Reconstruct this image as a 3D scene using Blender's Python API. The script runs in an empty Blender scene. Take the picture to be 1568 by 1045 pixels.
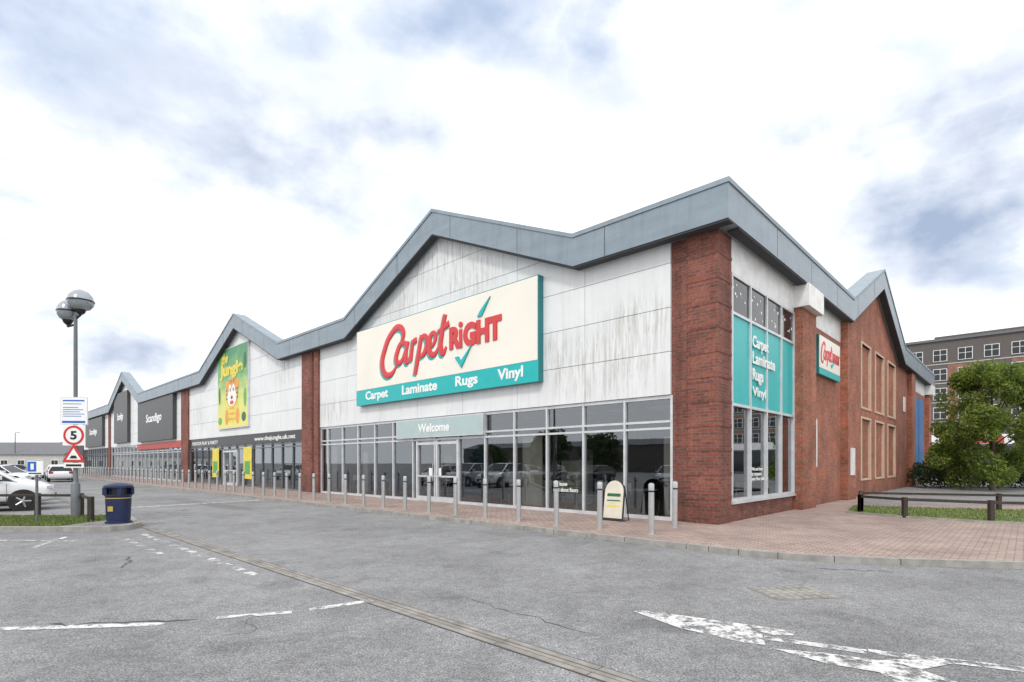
import bpy, math, random
import numpy as np
from mathutils import Vector, Matrix
random.seed(7); np.random.seed(7)
sc=bpy.context.scene
sc.view_settings.view_transform='Standard'; sc.view_settings.look='None'; sc.view_settings.exposure=0
COL=sc.collection
# ---------------------------------------------------------------- materials
def nt(name):
    m=bpy.data.materials.new(name); m.use_nodes=True
    n=m.node_tree; n.nodes.clear()
    o=n.nodes.new('ShaderNodeOutputMaterial')
    return m,n,o
def N(n,t,**k):
    x=n.nodes.new(t)
    for a,b in k.items(): setattr(x,a,b)
    return x
def ramp(n,src,stops):
    r=n.nodes.new('ShaderNodeValToRGB')
    e=r.color_ramp.elements
    while len(e)<len(stops): e.new(0.5)
    for i,(p,c) in enumerate(stops):
        e[i].position=p; e[i].color=(c[0],c[1],c[2],1) if hasattr(c,'__len__') else (c,c,c,1)
    n.links.new(src,r.inputs[0]); return r
def mixc(n,f,a,b,mode='MIX'):
    m=n.nodes.new('ShaderNodeMix'); m.data_type='RGBA'; m.blend_type=mode
    for s,v in ((0,f),(6,a),(7,b)):
        if isinstance(v,(int,float)):
            m.inputs[s].default_value=v if s==0 else (v,v,v,1)
        elif isinstance(v,tuple): m.inputs[s].default_value=(v[0],v[1],v[2],1)
        else: n.links.new(v,m.inputs[s])
    return m.outputs[2]
def noise(n,vec,scale,detail=4,rough=.55):
    x=N(n,'ShaderNodeTexNoise'); x.inputs['Scale'].default_value=scale; x.inputs['Detail'].default_value=detail
    x.inputs['Roughness'].default_value=rough
    if vec is not None: n.links.new(vec,x.inputs['Vector'])
    return x.outputs['Fac']
def mapping(n,vec,scale=(1,1,1),loc=(0,0,0)):
    x=N(n,'ShaderNodeMapping'); x.inputs['Scale'].default_value=scale; x.inputs['Location'].default_value=loc
    n.links.new(vec,x.inputs['Vector']); return x.outputs[0]
def math2(n,op,a,b):
    x=N(n,'ShaderNodeMath',operation=op)
    for i,v in enumerate((a,b)):
        if isinstance(v,(int,float)): x.inputs[i].default_value=v
        else: n.links.new(v,x.inputs[i])
    return x.outputs[0]
def objc(n): return N(n,'ShaderNodeTexCoord').outputs['Object']
def pbr(n,o,col,rough=.6,metal=0,bump=None,bs=.2,bd=.01):
    p=N(n,'ShaderNodeBsdfPrincipled')
    if isinstance(col,tuple): p.inputs['Base Color'].default_value=(*col,1)
    else: n.links.new(col,p.inputs['Base Color'])
    if isinstance(rough,(int,float)): p.inputs['Roughness'].default_value=rough
    else: n.links.new(rough,p.inputs['Roughness'])
    p.inputs['Metallic'].default_value=metal
    if bump is not None:
        b=N(n,'ShaderNodeBump'); b.inputs['Strength'].default_value=bs; b.inputs['Distance'].default_value=bd
        n.links.new(bump,b.inputs['Height']); n.links.new(b.outputs[0],p.inputs['Normal'])
    n.links.new(p.outputs[0],o.inputs[0]); return p
def plain(name,col,rough=.5,metal=0,var=.12,scale=3.0):
    m,n,o=nt(name); v=objc(n)
    f=noise(n,v,scale,6)
    r=ramp(n,f,[(.3,tuple(c*(1-var) for c in col)),(.7,tuple(min(1,c*(1+var)) for c in col))])
    pbr(n,o,r.outputs[0],rough,metal); return m
def m_asphalt(name,base,cracks=True):
    m,n,o=nt(name); v=objc(n)
    fine=noise(n,v,60,3,.7); fine2=noise(n,v,16,4,.7); big=noise(n,v,.35,5,.6); mid=noise(n,v,2.5,5,.65)
    c=ramp(n,fine,[(.34,tuple(x*.38 for x in base)),(.5,base),(.66,tuple(x*1.85 for x in base))]).outputs[0]
    c=mixc(n,1,c,ramp(n,fine2,[(.3,.70),(.7,1.24)]).outputs[0],'MULTIPLY')
    c=mixc(n,1,c,ramp(n,big,[(.3,.74),(.5,1.0),(.7,1.16)]).outputs[0],'MULTIPLY')
    c=mixc(n,1,c,ramp(n,mid,[(.3,.83),(.62,1.06)]).outputs[0],'MULTIPLY')
    c=mixc(n,1,c,ramp(n,noise(n,mapping(n,v,(1,1,1),(9,4,0)),1.1,3,.5),[(.60,1.0),(.72,.72)]).outputs[0],'MULTIPLY')
    if cracks:
        wv=N(n,'ShaderNodeVectorMath',operation='ADD')
        nn=N(n,'ShaderNodeTexNoise'); nn.inputs['Scale'].default_value=1.3; n.links.new(v,nn.inputs['Vector'])
        n.links.new(v,wv.inputs[0]); n.links.new(nn.outputs['Color'],wv.inputs[1])
        vo=N(n,'ShaderNodeTexVoronoi',feature='DISTANCE_TO_EDGE'); vo.inputs['Scale'].default_value=.38
        n.links.new(wv.outputs[0],vo.inputs['Vector'])
        cr=ramp(n,vo.outputs['Distance'],[(0,1.0),(.004,0.0)]).outputs[0]
        msk=ramp(n,noise(n,v,.5,3),[(.56,0),(.64,.8)]).outputs[0]
        f=mixc(n,1,cr,msk,'MULTIPLY')
        c=mixc(n,f,c,(.04,.04,.04))
    pbr(n,o,c,.85,0,fine,.5,.012); return m
M={}
M['asphalt']=m_asphalt('asphalt',(.232,.234,.238))
M['asphalt_far']=m_asphalt('asphalt_carpark',(.235,.235,.24))
def m_brick(name,c1,c2,mort,dark=.8):
    m,n,o=nt(name); v=objc(n)
    s=N(n,'ShaderNodeSeparateXYZ'); n.links.new(v,s.inputs[0])
    a=N(n,'ShaderNodeMath',operation='ADD'); n.links.new(s.outputs[0],a.inputs[0]); n.links.new(s.outputs[1],a.inputs[1])
    cb=N(n,'ShaderNodeCombineXYZ'); n.links.new(a.outputs[0],cb.inputs[0]); n.links.new(s.outputs[2],cb.inputs[1])
    b=N(n,'ShaderNodeTexBrick'); n.links.new(cb.outputs[0],b.inputs['Vector'])
    b.inputs['Scale'].default_value=1; b.inputs['Brick Width'].default_value=.225; b.inputs['Row Height'].default_value=.075
    b.inputs['Mortar Size'].default_value=.009; b.inputs['Mortar Smooth'].default_value=.3; b.inputs['Bias'].default_value=-.1
    b.inputs['Color1'].default_value=(*c1,1); b.inputs['Color2'].default_value=(*c2,1); b.inputs['Mortar'].default_value=(*mort,1)
    c=mixc(n,1,b.outputs['Color'],ramp(n,noise(n,v,.9,6,.6),[(.3,.68),(.7,1.25)]).outputs[0],'MULTIPLY')
    c=mixc(n,1,c,ramp(n,noise(n,v,14,3,.6),[(.3,.75),(.7,1.25)]).outputs[0],'MULTIPLY')
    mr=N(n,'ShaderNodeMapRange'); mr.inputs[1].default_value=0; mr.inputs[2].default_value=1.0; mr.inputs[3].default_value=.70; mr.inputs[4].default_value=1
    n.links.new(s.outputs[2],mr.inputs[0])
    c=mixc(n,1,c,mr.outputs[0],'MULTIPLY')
    st=ramp(n,noise(n,mapping(n,v,(2.5,2.5,.16)),1.0,5,.6),[(.50,1.0),(.72,dark)]).outputs[0]
    c=mixc(n,1,c,st,'MULTIPLY')
    pbr(n,o,c,.85,0,b.outputs['Fac'],-.6,.012); return m
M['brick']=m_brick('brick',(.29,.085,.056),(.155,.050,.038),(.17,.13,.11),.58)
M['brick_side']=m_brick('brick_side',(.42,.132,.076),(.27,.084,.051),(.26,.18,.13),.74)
def m_clad():
    m,n,o=nt('cladding_panel'); v=objc(n)
    c=ramp(n,noise(n,v,.8,5),[(.3,(.72,.735,.745)),(.7,(.81,.825,.83))]).outputs[0]
    n0=noise(n,mapping(n,v,(3.2,1,.22)),1.6,6,.65)
    c=mixc(n,ramp(n,n0,[(.5,0),(.75,.28)]).outputs[0],c,(.42,.435,.40))
    prev=None
    for (x,z,rx,rz_) in [(-10.5,9.35,2.8,1.6),(-9.0,8.2,2.4,1.1),(-3.3,4.3,2.8,1.45),(-2.3,5.2,1.6,1.1),(-5.0,4.6,1.2,1.2),(-18.9,3.9,1.8,.9),(-13.4,8.1,1.6,1.0),(-24.5,6.8,2.0,1.4),(-39.0,5,2,1.5)]:
        q=mapping(n,v,(1/rx,0,1/rz_),(-x/rx,0,-z/rz_))
        ln=N(n,'ShaderNodeVectorMath',operation='LENGTH'); n.links.new(q,ln.inputs[0])
        mr=N(n,'ShaderNodeMapRange'); mr.interpolation_type='SMOOTHSTEP'; mr.inputs[1].default_value=1.1; mr.inputs[2].default_value=.2; mr.inputs[3].default_value=0; mr.inputs[4].default_value=1
        n.links.new(ln.outputs['Value'],mr.inputs[0])
        prev=mr.outputs[0] if prev is None else math2(n,'MAXIMUM',prev,mr.outputs[0])
    n1=noise(n,mapping(n,v,(5.0,1,.42)),1.5,8,.78)
    a=math2(n,'MULTIPLY',ramp(n,n1,[(.46,0),(.62,.72)]).outputs[0],prev)
    c=mixc(n,a,c,(.36,.37,.31))
    n3=noise(n,mapping(n,v,(8,1,.8)),1.3,8,.78)
    a2=math2(n,'MULTIPLY',ramp(n,n3,[(.56,0),(.67,.85)]).outputs[0],prev)
    c=mixc(n,a2,c,(.17,.185,.14))
    pbr(n,o,c,.45); return m
M['clad']=m_clad()
def m_metal(name,col,rough=.4,met=.25):
    m,n,o=nt(name); v=objc(n)
    c=ramp(n,noise(n,mapping(n,v,(.6,.6,3)),1.2,6,.65),[(.3,tuple(x*.88 for x in col)),(.7,tuple(x*1.09 for x in col))]).outputs[0]
    c=mixc(n,1,c,ramp(n,noise(n,mapping(n,v,(4,4,.5)),1.5,4),[(.5,1.0),(.8,.82)]).outputs[0],'MULTIPLY')
    pbr(n,o,c,rough,met); return m
M['fascia']=m_metal('fascia_metal',(.25,.305,.35))
M['cap']=m_metal('fascia_cap',(.28,.34,.385),.6,0)
M['roof']=m_metal('roof_sheet',(.40,.44,.48),.5)
M['white']=plain('white_paint',(.80,.80,.79),.4)
M['frame']=plain('window_frame_metal',(.62,.64,.66),.35,.2)
M['teal']=plain('teal_vinyl',(.0,.44,.44),.35,0,.04)
M['paleteal']=plain('pale_teal_vinyl',(.42,.53,.535),.35,0,.04)
M['tealdk']=plain('teal_dark_return',(.02,.19,.21),.35,0,.05)
M['cream']=plain('sign_cream',(.85,.81,.72),.35,0,.04,.5)
M['red']=plain('logo_red',(.62,.035,.04),.35,0,.03)
M['txt']=plain('text_white',(.85,.87,.86),.35,0,.02)
M['black']=plain('black_satin',(.02,.02,.022),.35)
M['dark']=plain('dark_interior',(.045,.047,.052),.8)
M['intfloor']=plain('interior_floor',(.22,.215,.20),.4)
M['intwall']=plain('interior_wall',(.16,.155,.145),.8)
M['board']=plain('display_board_cream',(.66,.62,.52),.6)
M['navy']=plain('navy_panel',(.012,.03,.07),.25)
M['charcoal']=plain('charcoal_sign',(.055,.057,.06),.45)
M['blue']=plain('blue_panel',(.02,.17,.42),.4)
M['redband']=plain('red_band',(.45,.06,.05),.5)
M['stone']=plain('cream_stone',(.56,.42,.31),.8)
M['yellow']=plain('yellow_vinyl',(.75,.62,.06),.45)
M['green']=plain('green_vinyl',(.10,.38,.08),.45)
M['dkgreen']=plain('dark_green_vinyl',(.02,.12,.04),.45)
M['orange']=plain('orange_vinyl',(.75,.33,.04),.45)
M['wood']=plain('dark_stained_wood',(.045,.035,.028),.75,0,.3,6)
M['kerb']=plain('kerb_concrete',(.31,.30,.28),.85,0,.25,5)
M['chan']=plain('channel_concrete',(.265,.245,.225),.9,0,.35,5)
M['tar']=plain('tar_joint',(.06,.06,.06),.8,0,.3,9)
M['patch']=m_asphalt('asphalt_repair',(.19,.19,.195),False)
M['steel']=plain('brushed_steel',(.54,.55,.56),.38,.7,.08,8)
M['galv']=plain('galvanised_post',(.16,.175,.19),.5,.3)
M['lampglass']=plain('lamp_bowl',(.36,.39,.42),.15,.4)
M['binblue']=plain('bin_navy',(.012,.022,.075),.4)
M['gold']=plain('gold_band',(.5,.36,.08),.4)
M['signblue']=plain('sign_blue',(.02,.12,.5),.4)
M['rubber']=plain('tyre_rubber',(.02,.02,.02),.8)
M['rim']=plain('alloy_rim',(.45,.46,.47),.3,.7)
M['slate']=plain('slate_roof',(.15,.155,.17),.8)
M['render']=plain('pale_render',(.5,.49,.46),.8)
M['aptwall']=plain('apartment_grey',(.115,.10,.095),.8,0,.1)
M['aptbrick']=m_brick('apartment_brick',(.34,.155,.10),(.24,.11,.075),(.22,.16,.13),.9)
M['bark']=plain('bark',(.09,.065,.045),.9,0,.3,8)
M['lens']=plain('headlamp_lens',(.6,.62,.65),.1,.2)
M['redlens']=plain('rear_lamp',(.4,.02,.02),.2)
def m_car(name,col):
    m,n,o=nt(name); p=pbr(n,o,col,.25,.1); p.inputs['Coat Weight'].default_value=.8; return m
M['carwhite']=m_car('car_white',(.75,.76,.77)); M['carsilver']=m_car('car_silver',(.42,.44,.46)); M['cardark']=m_car('car_dark',(.03,.035,.045)); M['carred']=m_car('car_red',(.3,.02,.02))
def m_glass(name,tint,ref=.12):
    m,n,o=nt(name)
    t=N(n,'ShaderNodeBsdfTransparent'); t.inputs[0].default_value=(*tint,1)
    g=N(n,'ShaderNodeBsdfGlossy'); g.inputs['Roughness'].default_value=.008; g.inputs[0].default_value=(.9,.95,1,1)
    f=N(n,'ShaderNodeFresnel'); f.inputs[0].default_value=1.5
    v=objc(n); w=noise(n,v,.7,2)
    b=N(n,'ShaderNodeBump'); b.inputs['Strength'].default_value=.05; b.inputs['Distance'].default_value=.02; n.links.new(w,b.inputs['Height']); n.links.new(b.outputs[0],g.inputs['Normal'])
    a=N(n,'ShaderNodeMath',operation='MULTIPLY_ADD'); a.inputs[1].default_value=1.4; a.inputs[2].default_value=ref
    a.use_clamp=True
    n.links.new(f.outputs[0],a.inputs[0])
    x=N(n,'ShaderNodeMixShader'); n.links.new(a.outputs[0],x.inputs[0]); n.links.new(t.outputs[0],x.inputs[1]); n.links.new(g.outputs[0],x.inputs[2])
    n.links.new(x.outputs[0],o.inputs[0]); return m
M['glass']=m_glass('shop_glass',(.68,.71,.71),.13)
m,n,o=nt('dark_glass'); pbr(n,o,(.015,.018,.022),.05); M['dglass']=m
def m_paving():
    m,n,o=nt('block_paving'); v=objc(n)
    b=N(n,'ShaderNodeTexBrick'); n.links.new(v,b.inputs['Vector'])
    b.inputs['Scale'].default_value=1; b.inputs['Brick Width'].default_value=.21; b.inputs['Row Height'].default_value=.105; b.inputs['Mortar Size'].default_value=.008
    b.inputs['Color1'].default_value=(.44,.33,.285,1); b.inputs['Color2'].default_value=(.33,.25,.22,1); b.inputs['Mortar'].default_value=(.14,.115,.10,1)
    c=mixc(n,1,b.outputs['Color'],ramp(n,noise(n,v,.8,6),[(.3,.75),(.7,1.15)]).outputs[0],'MULTIPLY')
    c=mixc(n,1,c,ramp(n,noise(n,v,25,3),[(.3,.85),(.7,1.15)]).outputs[0],'MULTIPLY')
    c=mixc(n,1,c,ramp(n,noise(n,mapping(n,v,(1,1,1),(5,5,5)),3,3),[(.62,1),(.72,.75)]).outputs[0],'MULTIPLY')
    pbr(n,o,c,.85,0,b.outputs['Fac'],-.4,.006); return m
M['paving']=m_paving()
def m_paint(nm,lo,hi):
    m,n,o=nt(nm); v=objc(n)
    f1=noise(n,v,7,8,.75)
    mk=ramp(n,f1,[(lo,1),(hi,.0)]).outputs[0]
    p=N(n,'ShaderNodeBsdfPrincipled'); p.inputs['Roughness'].default_value=.7
    n.links.new(ramp(n,noise(n,v,18,4),[(.3,(.5,.5,.5)),(.7,(.78,.78,.77))]).outputs[0],p.inputs['Base Color'])
    t=N(n,'ShaderNodeBsdfTransparent'); x=N(n,'ShaderNodeMixShader')
    n.links.new(mk,x.inputs[0]); n.links.new(t.outputs[0],x.inputs[1]); n.links.new(p.outputs[0],x.inputs[2]); n.links.new(x.outputs[0],o.inputs[0]); return m
M['paint']=m_paint('worn_road_paint',.44,.56); M['paint2']=m_paint('road_paint',.475,.57)
def m_grass():
    m,n,o=nt('grass'); v=objc(n)
    c=ramp(n,noise(n,v,9,6,.7),[(.3,(.085,.12,.03)),(.55,(.17,.22,.06)),(.75,(.32,.31,.14))]).outputs[0]
    pbr(n,o,c,.9,0,noise(n,v,60,3),.8,.03); return m
M['grass']=m_grass()
def m_leaf(name,a,b):
    m,n,o=nt(name); v=objc(n)
    c=ramp(n,noise(n,v,1.6,4),[(.32,a),(.68,b)]).outputs[0]
    p=pbr(n,o,c,.6); 
    tr=N(n,'ShaderNodeBsdfTranslucent'); n.links.new(c,tr.inputs[0])
    x=N(n,'ShaderNodeMixShader'); x.inputs[0].default_value=.4
    n.links.new(p.outputs[0],x.inputs[1]); n.links.new(tr.outputs[0],x.inputs[2]); n.links.new(x.outputs[0],o.inputs[0]); return m
M['leaf']=m_leaf('foliage_bright',(.08,.14,.025),(.28,.36,.06))
M['leafdk']=m_leaf('foliage_dark',(.03,.06,.018),(.08,.13,.035))
# ---------------------------------------------------------------- builders
class MB:
    def __init__(s): s.v=[];s.f=[];s.m=[];s.ml=[]
    def mi(s,mat):
        if mat not in s.ml: s.ml.append(mat)
        return s.ml.index(mat)
    def poly(s,pts,faces,mat):
        k=len(s.v); s.v+= [tuple(p) for p in pts]; i=s.mi(mat)
        for f in faces: s.f.append([k+a for a in f]); s.m.append(i)
    def box(s,x0,x1,y0,y1,z0,z1,mat):
        if x0>x1:x0,x1=x1,x0
        if y0>y1:y0,y1=y1,y0
        p=[(x0,y0,z0),(x1,y0,z0),(x1,y1,z0),(x0,y1,z0),(x0,y0,z1),(x1,y0,z1),(x1,y1,z1),(x0,y1,z1)]
        s.poly(p,[(0,3,2,1),(4,5,6,7),(0,1,5,4),(1,2,6,5),(2,3,7,6),(3,0,4,7)],mat)
    def prism_y(s,pts,y0,y1,mat):
        n=len(pts); p=[(a,y0,b) for a,b in pts]+[(a,y1,b) for a,b in pts]
        s.poly(p,[list(range(n)),list(range(2*n-1,n-1,-1))]+[(i,i+n,(i+1)%n+n,(i+1)%n) for i in range(n)],mat)
    def prism_x(s,pts,x0,x1,mat):
        n=len(pts); p=[(x1,a,b) for a,b in pts]+[(x0,a,b) for a,b in pts]
        s.poly(p,[list(range(n)),list(range(2*n-1,n-1,-1))]+[(i,i+n,(i+1)%n+n,(i+1)%n) for i in range(n)],mat)
    def prism_z(s,pts,z0,z1,mat):
        n=len(pts); p=[(a,b,z1) for a,b in pts]+[(a,b,z0) for a,b in pts]
        s.poly(p,[list(range(n)),list(range(2*n-1,n-1,-1))]+[(i,i+n,(i+1)%n+n,(i+1)%n) for i in range(n)],mat)
    def lathe(s,prof,mat,seg=20,c=(0,0,0)):
        p=[];f=[]
        for r,z in prof:
            for j in range(seg):
                a=2*math.pi*j/seg; p.append((c[0]+r*math.cos(a),c[1]+r*math.sin(a),c[2]+z))
        for i in range(len(prof)-1):
            for j in range(seg): f.append((i*seg+j,i*seg+(j+1)%seg,(i+1)*seg+(j+1)%seg,(i+1)*seg+j))
        s.poly(p,f,mat)
    def tube(s,a,b,r0,r1,mat,seg=8):
        a=Vector(a);b=Vector(b);d=(b-a).normalized(); u=d.orthogonal().normalized(); w=d.cross(u)
        p=[];
        for c,r in((a,r0),(b,r1)):
            for j in range(seg):
                t=2*math.pi*j/seg; p.append(c+u*math.cos(t)*r+w*math.sin(t)*r)
        s.poly(p,[(j,(j+1)%seg,seg+(j+1)%seg,seg+j) for j in range(seg)]+[list(range(seg))[::-1],list(range(seg,2*seg))],mat)
    def disc_y(s,cx,cz,rx,rz,y0,y1,mat,seg=28):
        s.prism_y([(cx+rx*math.cos(2*math.pi*i/seg),cz+rz*math.sin(2*math.pi*i/seg)) for i in range(seg)],y0,y1,mat)
    def make(s,name,parent=None,mw=None,smooth=False,bevel=0):
        me=bpy.data.meshes.new(name); me.from_pydata(s.v,[],s.f)
        for k in s.ml: me.materials.append(M[k])
        me.polygons.foreach_set('material_index',s.m)
        if smooth:
            me.polygons.foreach_set('use_smooth',[True]*len(s.f))
            try: me.set_sharp_from_angle(angle=math.radians(40))
            except Exception: pass
        me.update(); ob=bpy.data.objects.new(name,me); COL.objects.link(ob)
        if parent: ob.parent=parent
        if mw is not None: ob.matrix_world=mw
        if bevel:
            b=ob.modifiers.new('bevel','BEVEL'); b.width=bevel; b.segments=2; b.limit_method='ANGLE'
        return ob
def empty(name,mw=None):
    e=bpy.data.objects.new(name,None); COL.objects.link(e); e.empty_display_size=.2
    if mw is not None: e.matrix_world=mw
    return e
def text(name,s,mat,parent,a0,a1,z0,z1,off,side=False,bold=.02,shear=0,ext=.02,keep=False):
    cu=bpy.data.curves.new(name,'FONT'); cu.body=s; cu.offset=bold; cu.extrude=.02; cu.align_x='LEFT'
    cu.resolution_u=4; cu.shear=shear
    t=bpy.data.objects.new('tmp',cu); COL.objects.link(t); bpy.context.view_layer.update()
    me=bpy.data.meshes.new_from_object(t.evaluated_get(bpy.context.evaluated_depsgraph_get()))
    bpy.data.objects.remove(t)
    n=len(me.vertices); co=np.empty(n*3); me.vertices.foreach_get('co',co); co=co.reshape(-1,3)
    mn=co.min(0); mx=co.max(0)
    A=a0+(co[:,0]-mn[0])/(mx[0]-mn[0])*(a1-a0); Z=z0+(co[:,1]-mn[1])/(mx[1]-mn[1])*(z1-z0); D=(co[:,2]-mn[2])/(mx[2]-mn[2])*ext
    out=np.stack([off+D,A,Z],1) if side else np.stack([A,off-D,Z],1)
    me.vertices.foreach_set('co',out.ravel()); me.materials.clear(); me.materials.append(M[mat]); me.update()
    ob=bpy.data.objects.new(name,me); COL.objects.link(ob); ob.parent=parent; return ob
CX,CY=4.99,13.03; ANG=math.atan2(-.6906,.7233)
F=Matrix.Translation((CX,CY,0))@Matrix.Rotation(ANG,4,'Z')
def W(x,y,z=0): return tuple(F@Vector((x,y,z)))
# ---------------------------------------------------------------- camera
cam=bpy.data.cameras.new('camera'); co=bpy.data.objects.new('camera',cam); COL.objects.link(co)
co.location=(0,0,1.5); co.rotation_euler=(math.radians(90),0,0)
cam.sensor_width=36; cam.lens=825/1568*36; cam.shift_y=(709-522.5)/1568; cam.clip_end=5000; cam.clip_start=.05
sc.camera=co
# ---------------------------------------------------------------- world
w=bpy.data.worlds.new('World'); sc.world=w; w.use_nodes=True; n=w.node_tree; n.nodes.clear()
wo=n.nodes.new('ShaderNodeOutputWorld'); bg=n.nodes.new('ShaderNodeBackground'); bg.inputs[1].default_value=.1
sky=n.nodes.new('ShaderNodeTexSky'); sky.sky_type='NISHITA'; sky.sun_disc=False
SE,SR=math.radians(48),math.radians(200)
sky.sun_elevation=SE; sky.sun_rotation=SR
tc=n.nodes.new('ShaderNodeTexCoord'); g=tc.outputs['Generated']
sv=mapping(n,g,(1,1,1.7))
nz=N(n,'ShaderNodeTexNoise'); nz.inputs['Scale'].default_value=2.8; nz.inputs['Detail'].default_value=10; nz.inputs['Roughness'].default_value=.55; n.links.new(sv,nz.inputs['Vector'])
sub=N(n,'ShaderNodeVectorMath',operation='SUBTRACT'); n.links.new(nz.outputs['Color'],sub.inputs[0]); sub.inputs[1].default_value=(.5,.5,.5)
scl=N(n,'ShaderNodeVectorMath',operation='SCALE'); n.links.new(sub.outputs[0],scl.inputs[0]); scl.inputs['Scale'].default_value=.9
wp=N(n,'ShaderNodeVectorMath',operation='ADD'); n.links.new(sv,wp.inputs[0]); n.links.new(scl.outputs[0],wp.inputs[1])
def blobs(lst):
    prev=None
    for (az,el,r,st) in lst:
        d=Vector((az,1,el)).normalized(); d=Vector((d.x,d.y,d.z*1.7))
        ds=N(n,'ShaderNodeVectorMath',operation='DISTANCE'); n.links.new(wp.outputs[0],ds.inputs[0]); ds.inputs[1].default_value=d
        mr=N(n,'ShaderNodeMapRange'); mr.interpolation_type='SMOOTHSTEP'; mr.inputs[1].default_value=r; mr.inputs[2].default_value=-.05; mr.inputs[3].default_value=0; mr.inputs[4].default_value=st
        n.links.new(ds.outputs['Value'],mr.inputs[0])
        prev=mr.outputs[0] if prev is None else math2(n,'MAXIMUM',prev,mr.outputs[0])
    return prev
gaps=blobs([(-.76,.85,.36,1.0),(-.12,.84,.36,1.0),(-.35,.86,.25,.8),(.15,.85,.26,.9),(.45,.88,.24,.8),(.95,.42,.16,.9),(-.4,.85,.2,.6),(.75,.80,.2,.6)])
greys=blobs([(.78,.50,.29,1.2),(.62,.60,.20,.8),(.86,.46,.2,.9),(-.40,.58,.26,.95),(-.68,.27,.20,1.0),(.2,.62,.26,.65),(-.94,.53,.16,.7),(.9,.30,.13,.5)])
soft=ramp(n,noise(n,sv,1.8,9,.56),[(.46,0),(.85,.45)]).outputs[0]
blue=mixc(n,.8,sky.outputs[0],(5.2,6.6,9.2))
col=mixc(n,math2(n,'MAXIMUM',gaps,soft),(14.0,14.1,14.3),blue)
col=mixc(n,greys,col,(4.2,5.2,7.1))
n.links.new(col,bg.inputs[0]); n.links.new(bg.outputs[0],wo.inputs[0])
sl=bpy.data.lights.new('sun','SUN'); sl.energy=1.5; sl.angle=math.radians(10); sl.color=(1,.95,.88)
so=bpy.data.objects.new('sun',sl); COL.objects.link(so)
sd=Vector((math.sin(SR)*math.cos(SE),math.cos(SR)*math.cos(SE),math.sin(SE)))
so.rotation_euler=sd.to_track_quat('Z','Y').to_euler(); so.location=(0,0,30)
# ---------------------------------------------------------------- ground
b=MB(); b.poly([(-1500,-1500,-.1),(1500,-1500,-.1),(1500,1500,-.1),(-1500,1500,-.1)],[(0,1,2,3)],'asphalt'); b.make('ground')
KY=-3.35
inv=F.inverted()
def L(x,y): q=inv@Vector((x,y,0)); return (q.x,q.y)
kerbw=[(3.07,10.31),(3.30,10.02),(3.60,9.72),(3.98,9.38),(4.47,9.05),(5.2,8.74),(6.07,8.5),(7.8,8.2),(11,7.85),(20,7.2),(45,5.8)]
kl=[(-95,KY),(-.45,KY)]+[L(*p) for p in kerbw[1:]]
far=[L(60,40),L(60,60)]
b=MB(); b.prism_z(kl+far+[(-.0,60),(-95,60)],-.12,0,'paving'); b.make('pavement',mw=F)
def strip(b,pl,w0,w1,z0,z1,mat,gap=None):
    for i in range(len(pl)-1):
        a=Vector(pl[i]);c=Vector(pl[i+1]);
        def nrm(j):
            d=Vector((0,0))
            if j>0: d+=(Vector(pl[j])-Vector(pl[j-1])).normalized()
            if j<len(pl)-1: d+=(Vector(pl[j+1])-Vector(pl[j])).normalized()
            d.normalize(); return Vector((d.y,-d.x))
        n0=nrm(i);n1=nrm(i+1)
        q=[a+n0*w1,c+n1*w1,c+n1*w0,a+n0*w0]
        b.prism_z([(p.x,p.y) for p in q],z0,z1,mat)
def resample(pl,step):
    out=[pl[0]]
    for i in range(len(pl)-1):
        a=Vector(pl[i]);c=Vector(pl[i+1]);k=max(1,int((c-a).length/step))
        for j in range(1,k+1): out.append(tuple(a.lerp(c,j/k)))
    return out
b=MB(); strip(b,kl,-.001,.13,-.13,.006,'kerb')
rs=resample(kl,.915)
for i,p in enumerate(rs[1:-1]):
    if p[0]>-25:
        a=Vector(rs[i]);c=Vector(rs[i+2]); dd=(c-a).normalized(); nn=Vector((dd.y,-dd.x)); q=Vector(p)
        pts=[q-dd*.006+nn*.1315,q+dd*.006+nn*.1315,q+dd*.006+nn*.01,q-dd*.006+nn*.01]
        b.prism_z([(t.x,t.y) for t in pts],-.09,.0075,'tar')
b.make('kerb',mw=F)
# drain channel
b=MB(); CH=-9.45
b.box(-60,14,CH-.105,CH-.04,-.1,-.092,'chan'); b.box(-60,14,CH+.04,CH+.105,-.1,-.092,'chan'); b.box(-60,14,CH-.025,CH+.025,-.1,-.094,'chan')
b.box(-60,14,CH-.039,CH-.026,-.1,-.0965,'tar'); b.box(-60,14,CH+.026,CH+.039,-.1,-.0965,'tar'); b.box(-60,14,CH+.106,CH+.125,-.1,-.0965,'tar'); b.box(-60,14,CH-.12,CH-.106,-.1,-.0965,'tar')
x=-30
while x<14:
    b.box(x-.004,x+.004,CH-.104,CH-.041,-.0925,-.0913,'tar'); b.box(x-.004,x+.004,CH+.041,CH+.104,-.0925,-.0913,'tar'); x+=1.0
b.make('drain_channel',mw=F)
# worn road markings
b=MB(); zz=-.0945
def quad(pts,mat='paint',z=zz): b.poly([(x,y,z) for x,y in pts],[tuple(range(len(pts)))],mat)
def wl(p,q,wd=.1,mat='paint'):
    p=Vector(p);q=Vector(q);d=(q-p).normalized();nn=Vector((d.y,-d.x))*wd/2
    quad([tuple(p+nn),tuple(q+nn),tuple(q-nn),tuple(p-nn)],mat)
wl((-9,4.75),(-3.45,5.33),.12,'paint2'); wl((-3.04,5.55),(-2.35,5.76),.11,'paint2'); wl((-2.2,5.85),(-1.62,6.25),.12,'paint2')
for t in np.arange(0,6.6,.55):
    p=W(-8.9+t,CH-.40); q=W(-8.9+t+.36,CH-.40); wl(p[:2],q[:2],.13)
for t in np.arange(0,2.6,.62):
    p=W(-8.3+t,CH-.85); q=W(-8.3+t+.3,CH-.85); wl(p[:2],q[:2],.12)
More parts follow.
